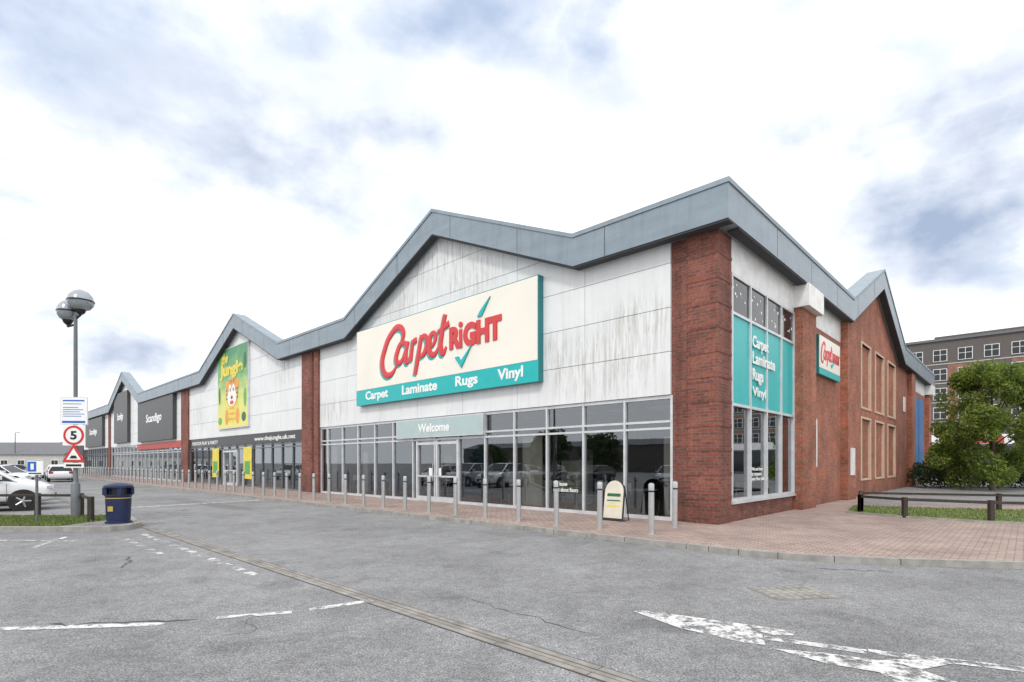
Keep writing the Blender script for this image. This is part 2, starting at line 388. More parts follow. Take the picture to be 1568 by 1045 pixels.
wl((-14.0,11.3),(-8.9,11.0),.12); wl((-9.6,11.6),(-9.0,10.1),.1)
quad([(1.30,5.80),(1.50,5.80),(2.68,5.10),(2.60,4.98),(2.32,5.0),(2.22,4.72),(2.06,4.78),(1.62,5.2)],'paint2')
wl((2.30,4.92),(3.0,4.55),.12,'paint2'); wl((3.02,4.56),(4.9,3.75),.13,'paint2')
quad([(2.25,4.62),(2.62,4.52),(2.95,4.35),(3.45,4.40),(3.5,4.28),(3.15,4.15),(3.30,3.75),(2.75,3.6),(2.80,4.1),(2.5,4.28)],'paint2',zz+.001)
wl((-13.6,19.2),(-10.6,23.3),.28,'paint2')
b.make('road_marking')
b=MB(); 
def crack(p,q,seed,wd=.02,z=-.0975):
    r=random.Random(seed); a=Vector(p); e=Vector(q); k=14; d=(e-a); nn=Vector((-d.y,d.x)).normalized()
    pl=[a+d*(i/k)+nn*r.uniform(-.05,.05) for i in range(k+1)]
    ws=[wd*r.uniform(.2,1.2) for _ in pl]; ws[0]=ws[-1]=.002
    for i in range(k): b.poly([(*(pl[i]+nn*ws[i]),z),(*(pl[i]-nn*ws[i]),z),(*(pl[i+1]-nn*ws[i+1]),z),(*(pl[i+1]+nn*ws[i+1]),z)],[(0,1,2,3)],'tar')
crack((4.6,8.15),(5.6,7.9),1,.022); crack((-4.6,5.3),(-3.2,5.5),2,.03); crack((-6.8,5.6),(-5.7,5.0),3,.03); crack((-6.5,9.2),(-5.9,8.2),4,.02); crack((0.9,4.9),(-.6,6.4),5,.008); crack((-9.8,8.6),(-7.2,7.6),8,.015)
b.make('road_crack')
b=MB()
b.poly([(*W(-22,-6.2)[:2],-.0975),(*W(-14,-6.2)[:2],-.0975),(*W(-14,-5.5)[:2],-.0975),(*W(-22,-5.5)[:2],-.0975)],[(0,1,2,3)],'patch')
b.make('road_repair_patch')
b=MB(); b.box(-.42,.42,-.32,.32,-.1,-.093,'chan')
for i in range(7):
    for j in range(5):
        b.box(-.39+i*.115,-.39+i*.115+.08,-.29+j*.12,-.29+j*.12+.085,-.093,-.088,'kerb')
b.make('manhole_cover',mw=Matrix.Translation((3.46,6.63,0))@Matrix.Rotation(math.radians(8),4,'Z'))
b=MB(); b.poly([(12.5,19.2,.004),(60,15.5,.004),(60,60,.004),(33,60,.004),(23.5,36,.004)],[(0,1,2,3,4)],'asphalt_far'); b.make('car_park')
b=MB(); gp=[(10.1,16.2),(10.7,14.9),(11.8,13.6),(14,12.4),(20,11.2),(40,9),(40,13.2),(20,15.4),(14,17.2),(11.6,18.3)]
b.prism_z(gp,0,.05,'grass'); strip(b,gp,0,.1,0,.045,'kerb')
gv=b.make('grass_verge')
isl=[(-25,12.45),(-9.75,12.45),(-9.35,12.55),(-9.15,12.85),(-9.25,13.4),(-10.6,15.0),(-11.0,15.3),(-11.5,15.45),(-25,15.5)]
b=MB(); b.prism_z(isl,-.1,.0,'grass'); strip(b,isl,-.12,.02,-.1,.02,'kerb'); 
b.prism_z([(-10.6,12.58),(-9.75,12.58),(-9.42,12.66),(-9.3,12.9),(-9.4,13.35),(-10.4,14.6)],0,.012,'asphalt_far')
b.make('grass_island')
def blades(name,poly,count,z,h):
    xs=[p[0] for p in poly];ys=[p[1] for p in poly]
    def inside(x,y):
        c=False;j=len(poly)-1
        for i in range(len(poly)):
            if (poly[i][1]>y)!=(poly[j][1]>y) and x<(poly[j][0]-poly[i][0])*(y-poly[i][1])/(poly[j][1]-poly[i][1])+poly[i][0]: c=not c
            j=i
        return c
    b=MB();k=0
    while k<count:
        x=random.uniform(max(-17,min(xs)),min(max(xs),22));y=random.uniform(min(ys),max(ys))
        if not inside(x,y): continue
        k+=1;a=random.uniform(0,6.28);hh=h*random.uniform(.4,1.2)
        b.poly([(x-.012*math.cos(a),y-.012*math.sin(a),z),(x+.012*math.cos(a),y+.012*math.sin(a),z),(x+random.uniform(-.03,.03),y+random.uniform(-.03,.03),z+hh)],[(0,1,2)],'grass')
    return b.make(name)
blades('grass',[(-25,12.6),(-10.7,12.6),(-10.6,14.6),(-11,15.2),(-25,15.3)],8000,0,.07)
blades('grass',gp,9000,.05,.06)
# ---------------------------------------------------------------- retail building
RB=empty('retail_building',F)
EZ,PZ,FH=8.1,10.95,.92
gables=[(-4.1,-10.65,-17.1),(-24.3,-30.9,-37.6),(-55.8,-62.6,-69.4)]
XE=-88.0
def roof_pts():
    p=[(.4,EZ)]
    for r,c,l in gables: p+=[(r,EZ),(c,PZ),(l,EZ)]
    return p+[(XE,EZ)]
RP=roof_pts()[::-1]
def rz(x,P=RP):
    for i in range(len(P)-1):
        if P[i][0]<=x<=P[i+1][0]:
            t=(x-P[i][0])/(P[i+1][0]-P[i][0]); return P[i][1]*(1-t)+P[i+1][1]*t
    return EZ
SP=[(-.4,EZ),(12.2,EZ),(18.6,PZ-.05),(25.0,EZ),(38.4,EZ)]
srz=lambda y: rz(y,SP)
def seg_tops(a0,a1,P,dz):
    xs=[a0]+[p[0] for p in P if a0<p[0]<a1]+[a1]
    return [(x,rz(x,P)+dz) for x in xs]
b=MB()
b.box(XE+.1,-.14,.14,37.9,3.26,7.75,'dark'); b.box(XE+.1,-9,9.0,37.9,0,3.25,'intwall')
b.box(XE+.2,-.2,.4,37.8,7.76,7.86,'roof')
b.box(XE,XE+.09,0,38,0,7.9,'brick')
b.box(-9,-.15,13.3,37.9,0,3.25,'intwall'); b.box(-9.2,-9.05,8.5,13.3,0,3.25,'intwall')
b.box(XE+.2,-.2,.16,13.2,-.02,.012,'intfloor')
for r,c,l in gables:
    b.prism_y([(l,7.5),(r,7.5),(r,EZ-.3),(c,PZ-.3),(l,EZ-.3)],.14,.28,'dark')
b.prism_x([(12.2,7.5),(25,7.5),(25,EZ-.3),(18.6,PZ-.35),(12.2,EZ-.3)],-.28,-.14,'dark')
for xx in (-21.2,-42.2,-70.5): b.box(xx-.1,xx+.1,.3,9,0,3.25,'intwall')
b.make('structure',RB)
b=MB()
def band(P,t0,t1,f0,f1,mat,side=False,bb=b):
    for i in range(len(P)-1):
        (a,za),(c,zc)=P[i],P[i+1]
        pts=[(a,za+t0),(c,zc+t0),(c,zc+t1),(a,za+t1)]
        (bb.prism_x if side else bb.prism_y)(pts,f0,f1,mat)
band(RP,-FH,-.10,-.4,.30,'fascia'); RP2=RP[:-1]+[(.43,EZ)]
band(RP2,-.097,.02,-.43,.33,'cap')
SPa=[(.301,EZ)]+SP[1:]; SPb=[(.331,EZ)]+SP[1:]
band(SPa,-FH,-.10,-.30,.4,'fascia',True); band(SPb,-.097,.02,-.33,.43,'cap',True)
xx=-3
while xx>XE+2:
    z=rz(xx)
    sl_=(rz(xx+.01)-rz(xx-.01))/.02; w_=.008
    b.prism_y([(xx-w_,z-sl_*w_-FH+.01),(xx+w_,z+sl_*w_-FH+.01),(xx+w_,z+sl_*w_-.105),(xx-w_,z-sl_*w_-.105)],-.403,-.401,'dark'); xx-=3.3
yy=3
while yy<37:
    z=srz(yy); b.box(.401,.403,yy-.008,yy+.008,z-FH+.02,z-.12,'dark'); yy+=3.3
band(RP,-FH-.05,-FH-.003,-.38,-.1,'dark'); band(SPa,-FH-.05,-FH-.003,.1,.38,'dark',True)
b.make('fascia',RB)
b=MB(); rows=[3.26,4.38,5.52,6.66,7.80,8.94,10.08,11.2]
def clad(xa,xb,n):
    w=(xb-xa)/n
    for i in range(n):
        a=xa+i*w+.008; c=xa+(i+1)*w-.008
        for k in range(len(rows)-1):
            za=rows[k]+.008; zb=rows[k+1]-.008
            # break x at all kinks and crossings, then make one convex quad/trapezoid per interval, merged when flat
            P=seg_tops(a,c,RP,-.35)
            if max(t for _,t in P)<=za+.02: continue
            if min(t for _,t in P)>=zb: 
                b.box(a,c,0,.10,za,zb,'clad'); continue
            xs=[p[0] for p in P]
            for j in range(len(P)-1):
                (x0,t0),(x1,t1)=P[j],P[j+1]
                for lv in (za,zb):
                    if (t0-lv)*(t1-lv)<0: xs.append(x0+(lv-t0)/(t1-t0)*(x1-x0))
            xs.sort(); up=[]; 
            for x in xs:
                t=rz(x)-.35
                if t>=za-1e-6 and (not up or x-up[-1][0]>1e-3): up.append((x,min(max(t,za),zb)))
            if len(up)<2: continue
            q=[(up[0][0],za),(up[-1][0],za)]+[p for p in up[::-1] if p[1]>za+1e-3]
            if len(q)>=3: b.prism_y(q,0,.10,'clad')
clad(-20.2,-1.243,7); clad(-41.3,-22.0,7); clad(-70.2,-43.1,10); clad(XE+.1,-71.2,6)
b.box(-20.9,-20.65,.03,.13,0,7.6,'clad')
b.make('cladding',RB)
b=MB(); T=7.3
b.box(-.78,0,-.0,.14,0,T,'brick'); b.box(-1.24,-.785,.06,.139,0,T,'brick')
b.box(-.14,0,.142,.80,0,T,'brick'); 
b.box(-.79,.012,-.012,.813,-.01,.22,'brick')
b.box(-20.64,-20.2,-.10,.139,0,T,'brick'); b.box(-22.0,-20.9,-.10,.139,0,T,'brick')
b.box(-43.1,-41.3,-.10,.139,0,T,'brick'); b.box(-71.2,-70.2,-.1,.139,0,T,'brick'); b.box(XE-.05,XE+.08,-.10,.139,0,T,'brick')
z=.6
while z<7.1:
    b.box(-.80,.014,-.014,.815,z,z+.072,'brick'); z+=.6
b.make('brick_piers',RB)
b=MB()
b.box(-.14,-.02,.802,5.9,0,.52,'brick')
B='brick_side'
b.box(-.14,.25,5.9,7.4,0,6.45,B)
b.box(-.14,0,7.4,11.9,0,6.30,B)
b.box(-.14,.25,11.9,13.3,0,7.22,B)
cols=[(15.5,17.6),(18.6,20.9),(21.9,24.3)]
def vcols(z0,z1):
    e=[13.3]+[v for c in cols for v in c]+[29.5]
    for i in range(0,len(e),2): b.box(-.14,0,e[i],e[i+1],z0,z1,B)
b.box(-.14,0,13.3,29.5,0,.8,B); vcols(.8,3.5); b.box(-.14,0,13.3,29.5,3.5,4.05,B); vcols(4.05,6.9)
b.prism_x([(13.3,6.9),(29.5,6.9),(29.5,7.4)]+[(y,srz(y)-.4) for y in (25,18.6,13.3)],-.13,0,B)
for a,c in cols:
    for z0,z1 in((.8,3.5),(4.05,6.9)):
        b.box(-.14,-.085,a,c,z0,z1,B)
b.box(-.14,.25,28.6,30.0,0,7.2,B)
b.box(-.14,0,30.0,38.0,0,6.3,B); b.box(-.14,.25,36.6,38.0,0,6.45,B)
b.make('side_brick_wall',RB)
b=MB()
for a,c in cols:
    for z0,z1 in((.8,3.5),(4.05,6.9)):
        t=.16
        b.box(-.08,.025,a-.02,a+t,z0+.0,z1,'stone'); b.box(-.08,.025,c-t,c+.02,z0,z1,'stone')
        b.box(-.08,.03,a-.02,c+.02,z1,z1+.1,'stone'); b.box(-.08,.035,a-.02,c+.02,z0-.1,z0,'stone')
b.box(-.13,-.01,.802,5.9,6.32,7.3,'white'); b.box(-.13,-.01,7.4,11.9,6.32,7.3,'white'); b.box(-.13,-.01,30.0,38,6.32,7.3,'white')
b.box(-.1,.46,5.8,7.5,6.46,7.16,'white'); b.box(-.1,.46,36.4,38.1,6.46,7.16,'white')
for a in (31,33.2): b.box(0,.06,a,a+1.9,.3,5.9,'blue')
b.box(0,.05,8.0,8.35,1.35,3.05,'frame'); b.box(.05,.055,8.05,8.3,1.42,2.98,'white')
b.box(.25,.3,12.3,12.9,1.0,2.1,'white'); b.box(0,.04,27,27.6,4.6,5.5,'white')
b.tube((.06,7.55,0),(.06,7.55,6.3),.045,.045,'galv'); 
b.make('side_trim',RB)
def glaze(b,xa,xb,mod,fr='frame',zh=3.24,w=.032):
    yf=.05
    b.box(xa,xb,yf,yf+.12,zh-.07,zh+.015,fr); b.box(xa,xb,yf,yf+.12,0,.09,fr)
    x=xb; xs=[]
    while x>xa+.3: xs.append(x); x-=mod
    xs.append(xa)
    for x in xs: b.box(x-w,x+w,yf-.012,yf+.118,.002,zh+.013,fr)
    for z,t in ((2.40,.03),(2.58,.03)):
        b.box(xa,xb,yf-.004,yf+.11,z-t,z+t,fr)
    return xs
b=MB()
glaze(b,-20.2,-1.243,1.402); glaze(b,-41.3,-22.0,1.38,'galv',w=.025); glaze(b,-70.2,-43.1,1.5,'frame',w=.025); glaze(b,XE+.1,-71.2,1.5,'galv')
for dx,fr in ((-9.66,'frame'),(-31.5,'frame')):
    for a in (dx-2.5,dx-1.25,dx-.03):
        b.box(a-.05,a+.05,.02,.16,.004,2.36,fr)
    b.box(dx-2.5,dx,.022,.155,2.2,2.3,fr); b.box(dx-2.5,dx,.022,.155,.95,1.01,fr); b.box(dx-2.5,dx,.022,.155,.01,.2,fr)
    b.tube((dx-1.42,-.03,.8),(dx-1.42,-.03,1.5),.015,.015,'steel'); b.tube((dx-1.08,-.03,.8),(dx-1.08,-.03,1.5),.015,.015,'steel')
b.make('window_frames',RB)
b=MB(); 
for xa,xb in ((-20.2,-1.243),(-41.3,-22),(-70.2,-43.1),(XE+.1,-71.2)):
    b.poly([(xa,.11,.05),(xb,.11,.05),(xb,.11,3.2),(xa,.11,3.2)],[(0,1,2,3)],'glass')
b.poly([(-.07,.8,.53),(-.07,5.9,.53),(-.07,5.9,2.93),(-.07,.8,2.93)],[(0,1,2,3)],'glass')
b.make('window_glass',RB)
b=MB()
mull=[.84,2.1,3.37,4.63,5.86]
for y in mull: b.box(-.10,.02,y-.035,y+.035,.53,6.30,'frame')
for z in (.55,2.99,5.32,6.29): b.box(-.10,.012,.802,5.9,z-.035,z+.035,'frame')
b.box(-.12,.05,.802,5.9,.45,.51,'frame')
for i in range(4):
    b.box(-.12,-.03,mull[i]+.036,mull[i+1]-.036,5.36,6.25,'dglass')
    b.box(-.12,-.03,mull[i]+.036,mull[i+1]-.036,3.03,5.28,'teal')
b.make('side_window',RB)
b=MB(); random.seed(3)
for i in range(4):
    for k in range(7):
        y=mull[i]+.15+random.random()*.95; z=5.45+random.random()*.65; r=random.uniform(.02,.05)
        b.box(-.028,-.024,y-r,y+r*.6,z-r,z+r*.5,'txt')
b.make('window_stickers',RB)
for s,z in (('Carpet',4.65),('Laminate',4.2),('Rugs',3.75),('Vinyl',3.25)):
    wd=.225*len(s)*(.92 if s!='Laminate' else 1); yc=2.2
    text('window_text',s,'txt',RB,yc,yc+wd,z-(.09 if s in('Rugs','Carpet') else 0),z+.33,.018,True,bold=.03,ext=.006)
text('window_text','We are here\nto measure\nyour floor plan','txt',RB,2.3,3.3,.98,1.38,-.045,True,ext=.004)
text('window_text',"We know\na lot about floors",'txt',RB,-5.2,-4.25,.62,.92,.07,ext=.004)
b=MB(); random.seed(5)
for (a,c,z1,mat,y) in [(-9.55,-8.25,2.36,'navy',.2),(-14.1,-12.7,2.36,'navy',.2),(-6.75,-5.9,2.36,'board',.35),(-1.7,-1.3,2.2,'board',.5),(-19.9,-19.4,2.3,'board',.5),(-17.3,-16.9,2.0,'board',.7)]:
    b.box(a,c,y,y+.05,.1,z1,mat)
for i in range(30):
    x=random.uniform(-20,-1.6);y=random.uniform(1.5,7.0);h=random.uniform(.8,2.4);wd=random.uniform(.4,1.6)
    b.box(x-wd/2,x+wd/2,y,y+.25,.02,h,random.choice(['board','dark','intwall','navy','render','board','stone']))
def chair(b,x,y):
    for dx in(-.2,.2):
        for dy in(-.2,.2): b.tube((x+dx,y+dy,.01),(x+dx*.85,y+dy*.85,.45),.015,.015,'steel',6)
        b.tube((x+dx,y+.2,.45),(x+dx,y+.26,.9),.015,.015,'steel',6)
    b.box(x-.22,x+.22,y-.22,y+.22,.44,.47,'black'); b.box(x-.21,x+.21,y+.2,y+.23,.65,.9,'board')
def table(b,x,y):
    b.lathe([(0,.74),(.38,.74),(.38,.71),(.04,.70),(.03,.05),(.22,.02),(.22,0)],'board',16,(x,y,.0))
for x in (-2.6,-5,-7.2,-11,-15.5,-18): 
    table(b,x,1.0); chair(b,x-.7,.9); chair(b,x+.7,1.1)
for y in (2,4): chair(b,-1.0,y)
for i in range(14):
    b.box(-20+i*1.4,-19.4+i*1.4,2.2,2.8,3.2,3.24,'white')
for i in range(30):
    x=random.uniform(-86,-22.5);y=random.uniform(1.5,8.3);h=random.uniform(.8,2.2);wd=random.uniform(.5,2)
    b.box(x-wd/2,x+wd/2,y,y+.3,.02,h,random.choice(['board','dark','navy','intwall','green','dark']))
b.make('interior_display',RB)
b=MB()
for x in (-11.25,-10.7): b.box(x-.1,x+.1,.0,.004,1.0,1.3,'txt')
b.make('door_stickers',RB)
b=MB()
b.box(-57.5,-43.1,-.06,.04,2.75,3.3,'redband')
for a in (-29.8,-35.6): 
    b.box(a-.55,a+.75,.02,.045,.5,2.5,'yellow'); b.box(a-.35,a+.5,.012,.019,.8,1.6,'green')
b.box(-41.3,-22.1,.02,.036,2.64,3.2,'black')
b.make('shopfront_panels',RB)
text('window_text','www.thejungle.uk.net','txt',RB,-28.6,-23.0,2.75,3.08,.018,ext=.004)
text('window_text','INDOOR PLAY & PARTY','txt',RB,-40.6,-35,2.8,3.05,.018,ext=.004)
# ---------------------------------------------------------------- main shop sign
S=empty('shop_sign',F)
b=MB(); xl,xr=-16.27,-5.54
b.box(xl,xr,-.235,-.0,4.03,7.34,'tealdk')
b.box(xl+.03,xr-.03,-.25,-.236,4.70,7.31,'cream'); b.box(xl+.0,xr-.0,-.252,-.2355,4.03,4.69,'teal')
b.make('sign_box',S)
def stroke(name,pts,w,mat,dy,dx=0,dz=0,flat=.12):
    cu=bpy.data.curves.new(name,'CURVE'); cu.dimensions='3D'; cu.bevel_depth=1; cu.bevel_resolution=3; cu.resolution_u=8; cu.use_fill_caps=True
    sp=cu.splines.new('BEZIER'); sp.bezier_points.add(len(pts)-1)
    for i,p in enumerate(pts):
        bp=sp.bezier_points[i]; bp.co=(p[0],0,p[1]); bp.handle_left_type=bp.handle_right_type='AUTO'
        bp.radius=w*(p[2] if len(p)>2 else 1)
    ob=bpy.data.objects.new('tmp',cu); COL.objects.link(ob); bpy.context.view_layer.update()
    me=bpy.data.meshes.new_from_object(ob.evaluated_get(bpy.context.evaluated_depsgraph_get())); bpy.data.objects.remove(ob)
    me.materials.clear(); me.materials.append(M[mat])
    o2=bpy.data.objects.new(name,me); COL.objects.link(o2); o2.parent=S; o2.scale=(1,flat,1); o2.location=(xl+dx,dy,dz)
LET={'letter_c':[[(3.45,6.32,.7),(3.60,6.70,1.1),(3.3,6.98,1.15),(2.75,6.8,1.15),(2.28,6.25,1.25),(2.08,5.62,1.3),(2.3,5.20,1.15),(2.72,5.14,1.0),(3.15,5.45,.5)]],
'letter_a':[[(3.86,6.12,.8),(3.55,6.32,.95),(3.18,6.0,1.15),(3.13,5.62,1.15),(3.38,5.54,.9),(3.75,6.0,.6)],[(3.92,6.32,.9),(3.76,5.78,1.1),(3.84,5.5,1.0),(4.05,5.7,.5)]],
'letter_r':[[(4.24,6.32,.9),(4.08,5.5,1.0)],[(4.14,5.9,.6),(4.30,6.25,.95),(4.50,6.28,1)]],
'letter_p':[[(4.80,6.42,.9),(4.54,5.5,1.1),(4.38,4.95,1.0)],[(4.64,5.95,.6),(4.88,6.34,.95),(5.12,6.22,1.1),(5.02,5.75,1.1),(4.72,5.58,.7)]],
'letter_e':[[(5.32,5.86,.7),(5.58,6.0,.75),(5.66,6.28,.85),(5.45,6.36,.9),(5.29,6.0,1.15),(5.37,5.62,1.1),(5.62,5.58,.9),(5.85,5.82,.5)]],
'letter_t':[[(6.22,6.95,1.0),(6.04,6.3,1.1),(5.97,5.75,1.1),(6.08,5.54,1.0),(6.30,5.75,.5)],[(5.78,6.36,.7),(6.46,6.58,1.0)]]}
for k,ss in LET.items():
    for p in ss:
        stroke(k+'_shadow',p,.125,'teal',-.252,-.07,-.075,.08); stroke(k,p,.125,'red',-.262,0,0,.2)
text('letters_right','R GHT','red',S,xl+6.48,xl+9.15,5.58,6.42,-.25,bold=.06,ext=.035)
text('letter_i','I','red',S,xl+7.02,xl+7.18,5.58,6.25,-.25,bold=.03,ext=.035)
b=MB(); b.disc_y(xl+7.1,6.42,.1,.1,-.29,-.25,'red')
def tick(p,mat='teal'):
    b.prism_y([(xl+a,c) for a,c in p],-.30,-.2505,mat)
tick([(7.98,6.52),(8.2,6.52),(8.62,7.1),(8.15,6.72)])
tick([(6.8,5.28),(7.0,5.3),(7.12,5.12),(7.7,5.62),(7.15,4.88)])
b.make('tick_marks',S)
for s,a,c,z0 in (('Carpet',.77,2.5,4.13),('Laminate',3.5,5.75,4.22),('Rugs',6.8,7.98,4.13),('Vinyl',8.95,10.1,4.13)):
    text('sign_text',s,'txt',S,xl+a,xl+c,z0,4.60,-.252,ext=.01,bold=.03)
S=empty('welcome_sign',F); b=MB(); b.box(-13.4,-8.2,-.10,.03,2.48,3.22,'frame'); b.box(-13.36,-8.24,-.104,-.101,2.52,3.18,'paleteal')
b.make('sign_box',S); text('sign_text','Welcome','txt',S,-11.9,-10.0,2.68,3.02,-.105,ext=.01,bold=.03)
# jungle poster sign
S=empty('shop_sign',F); b=MB(); px0,px1=-34.6,-29.2
b.box(px0,px1,-.12,0,3.75,9.05,'frame')
def m_grad():
    m,n,o=nt('jungle_backdrop'); v=objc(n); s=N(n,'ShaderNodeSeparateXYZ'); n.links.new(v,s.inputs[0])
    a=N(n,'ShaderNodeMath',operation='MULTIPLY_ADD'); a.inputs[1].default_value=.19; a.inputs[2].default_value=-.72; n.links.new(s.outputs[2],a.inputs[0])
    ns=noise(n,v,1.6,5); ad=N(n,'ShaderNodeMath',operation='MULTIPLY_ADD'); ad.inputs[1].default_value=.7; n.links.new(ns,ad.inputs[0]); 
    a2=N(n,'ShaderNodeMath',operation='ADD'); n.links.new(a.outputs[0],a2.inputs[0]); ad.inputs[2].default_value=-.35; n.links.new(ad.outputs[0],a2.inputs[1])
    c=ramp(n,a2.outputs[0],[(.1,(.78,.72,.16)),(.42,(.55,.62,.16)),(.66,(.16,.42,.14)),(.9,(.05,.26,.10))])
    pbr(n,o,c.outputs[0],.4); return m
M['jungle']=m_grad()
b.box(px0+.06,px1-.06,-.124,-.121,3.81,8.99,'jungle')
cx=-31.9
b.disc_y(cx,5.3,1.05,1.25,-.13,-.1245,'yellow'); b.disc_y(cx-.9,6.6,.32,.32,-.134,-.1305,'orange'); b.disc_y(cx+.9,6.6,.32,.32,-.134,-.1305,'orange')
b.disc_y(cx,6.05,1.05,.92,-.140,-.1345,'orange'); b.disc_y(cx,5.75,.8,.58,-.1425,-.1402,'cream'); b.disc_y(cx-.3,6.3,.22,.3,-.146,-.1427,'txt'); b.disc_y(cx+.3,6.3,.22,.3,-.146,-.1427,'txt')
b.disc_y(cx-.27,6.25,.09,.12,-.15,-.1465,'black'); b.disc_y(cx+.27,6.25,.09,.12,-.15,-.1465,'black')
b.disc_y(cx,5.75,.17,.12,-.15,-.1465,'black'); b.disc_y(cx,5.42,.34,.13,-.15,-.1465,'red')
for i in (-1,0,1): b.prism_y([(cx+i*.35-.08,6.9),(cx+i*.35+.08,6.9),(cx+i*.3,6.62)],-.147,-.1405,'black')
for sgn in (-1,1):
    for z in (5.7,5.98,6.25): b.prism_y([(cx+sgn*1.0,z-.07),(cx+sgn*1.0,z+.07),(cx+sgn*.7,z)][::sgn],-.147,-.143,'black')
for k_ in range(3): b.disc_y(cx,4.35+k_*.35,.7-.1*k_,.06,-.136,-.1305,'orange')
b.disc_y(cx-.95,4.5,.3,.5,-.134,-.1305,'orange'); b.disc_y(cx+.95,4.5,.3,.5,-.134,-.1305,'orange')
for k_,(lx,lz,rx_,rz_) in enumerate([(-2.2,4.3,.4,.25),(2.0,4.4,.4,.3),(-2.2,8.4,.4,.3),(2.2,7.9,.3,.5),(2.2,5.6,.25,.6),(-2.3,6.0,.2,.6)]): b.disc_y(cx+lx,lz,rx_*.9,rz_,-.128-k_*.0003,-.1245,'dkgreen' if k_%2 else 'green')
b.make('sign_panel',S)
text('sign_text','the','yellow',S,cx-1.9,cx-.7,8.05,8.75,-.13,shear=.2,bold=.04); text('sign_text','Jungle','yellow',S,cx-2.2,cx+1.9,6.98,8.05,-.13,bold=.05)
for (a,c,z0,z1,tx) in ((-56.2,-44.6,3.45,7.3,'Scandigo'),(-66.9,-60.6,3.6,8.9,'Scandigo'),(-84.5,-73.5,3.5,7.0,'Scandigo')):
    S=empty('shop_sign',F); b=MB(); b.box(a,c,-.3,0,z0,z1,'charcoal'); b.make('sign_box',S)
    mx=(a+c)/2; wd=(c-a)*.22; zc=(z0+z1)/2
    text('sign_text',tx,'txt',S,mx-wd,mx+wd,zc-.45,zc+.5,-.3)
# side logo sign
S=empty('shop_sign',F); b=MB(); b.box(0,.16,8.1,11.0,4.62,6.0,'tealdk'); b.box(.16,.17,8.12,10.98,4.85,5.98,'cream'); b.box(.16,.172,8.1,11.0,4.62,4.84,'teal')
b.prism_x([(9.6,5.1),(9.75,5.0),(10.15,5.3),(9.78,5.14)],.17,.19,'teal')
b.make('sign_box',S)
def m2(p):
    k=.335; return (8.3+(p[0]-2.0)*k, 5.02+(p[1]-5.0)*k*1.15)
for k,ss in LET.items():
    for p in ss:
        cu=bpy.data.curves.new(k,'CURVE'); cu.dimensions='3D'; cu.bevel_depth=1; cu.bevel_resolution=2; cu.resolution_u=6; cu.use_fill_caps=True
        sp=cu.splines.new('BEZIER'); sp.bezier_points.add(len(p)-1)
        for i,q in enumerate(p):
            bp=sp.bezier_points[i]; y_,z_=m2(q); bp.co=(0,y_,z_); bp.handle_left_type=bp.handle_right_type='AUTO'; bp.radius=.05*q[2]
        cu.materials.append(M['red']); o2=bpy.data.objects.new(k,cu); COL.objects.link(o2); o2.parent=S; o2.scale=(.25,1,1); o2.location=(.172,0,0)
text('sign_text','RIGHT','red',S,9.85,10.85,5.22,5.58,.171,True,bold=.05)
# ---------------------------------------------------------------- bollards
b=MB(); b.lathe([(.085,0),(.085,.012),(.06,.014),(.06,.88),(.052,.885),(.052,.915),(.062,.92),(.062,1.03),(.055,1.06),(.03,1.075),(0,1.08)],'steel',20)
b.lathe([(.0525,.884),(.0525,.916)],'black',20)
bo=b.make('bollard',smooth=True); bm=bo.data; bo.location=W(-.3,-2.68)
pos=[(-.5,-1.25)]+[(-.3-1.243*i,-2.76) for i in range(1,62)]
for x,y in pos:
    o2=bpy.data.objects.new('bollard',bm); COL.objects.link(o2); o2.location=W(x,y); o2.rotation_euler[2]=random.random()*6; o2.rotation_euler[0]=random.uniform(-.012,.012)
b=MB()
arch=[(-.32,0),(.32,0),(.32,.75)]+[(.32*math.cos(t),.75+.3*math.sin(t)) for t in np.linspace(.2,math.pi-.2,9)]+[(-.32,.75)]
b.prism_y(arch,-.02,.0,'black'); arch2=[(x*.87,.06+z*.93) for x,z in arch]; b.prism_y(arch2,-.026,-.0205,'board')
b.box(-.2,.2,-.03,-.0265,.62,.7,'dkgreen'); b.box(-.2,.2,-.03,-.0265,.5,.53,'dkgreen'); b.box(-.2,.2,-.03,-.0265,.35,.4,'yellow'); b.box(-.3,.3,-.0,.35,0,.03,'black')
b.tube((-.28,.33,.02),(-.28,0,.9),.015,.015,'black'); b.tube((.28,.33,.02),(.28,0,.9),.015,.015,'black')
b.make('pavement_sign',mw=F@Matrix.Translation((-2.35,-1.0,.01))@Matrix.Rotation(math.radians(-8),4,'X')@Matrix.Scale(1.0,4))
# ---------------------------------------------------------------- street lamp with signs
LP=(-12.15,15.0)
SL=empty('street_lamp',Matrix.Translation((*LP,0)))
b=MB(); b.lathe([(.11,0),(.11,.9),(.075,.95),(.06,1.0),(.045,5.4),(.045,5.62)],'galv',14)
b.tube((0,0,5.5),(.14,0,5.62),.03,.03,'black'); b.tube((0,0,5.35),(-.30,.10,5.32),.03,.03,'black'); b.tube((-.30,.10,5.32),(-.30,.10,5.42),.03,.03,'black')
for cx_,cy_,cz_,r in ((.14,0,5.62,.31),(-.30,.10,5.36,.255)):
    b.lathe([(.0,0),(.05,.01),(.10,.06),(.13,.14)],'black',16,(cx_,cy_,cz_))
    b.lathe([(.13,.14),(r*.7,.17),(r*.95,.26),(r,.36)],'lampglass',24,(cx_,cy_,cz_))
    b.lathe([(r,.355),(r*1.04,.36),(r*1.04,.39),(r,.395)],'black',24,(cx_,cy_,cz_))
    b.lathe([(r*1.0,.40),(r*.9,.52),(r*.6,.63),(r*.25,.685),(0,.69)],'lampglass',24,(cx_,cy_,cz_))
b.make('lamp_post',SL,smooth=True)
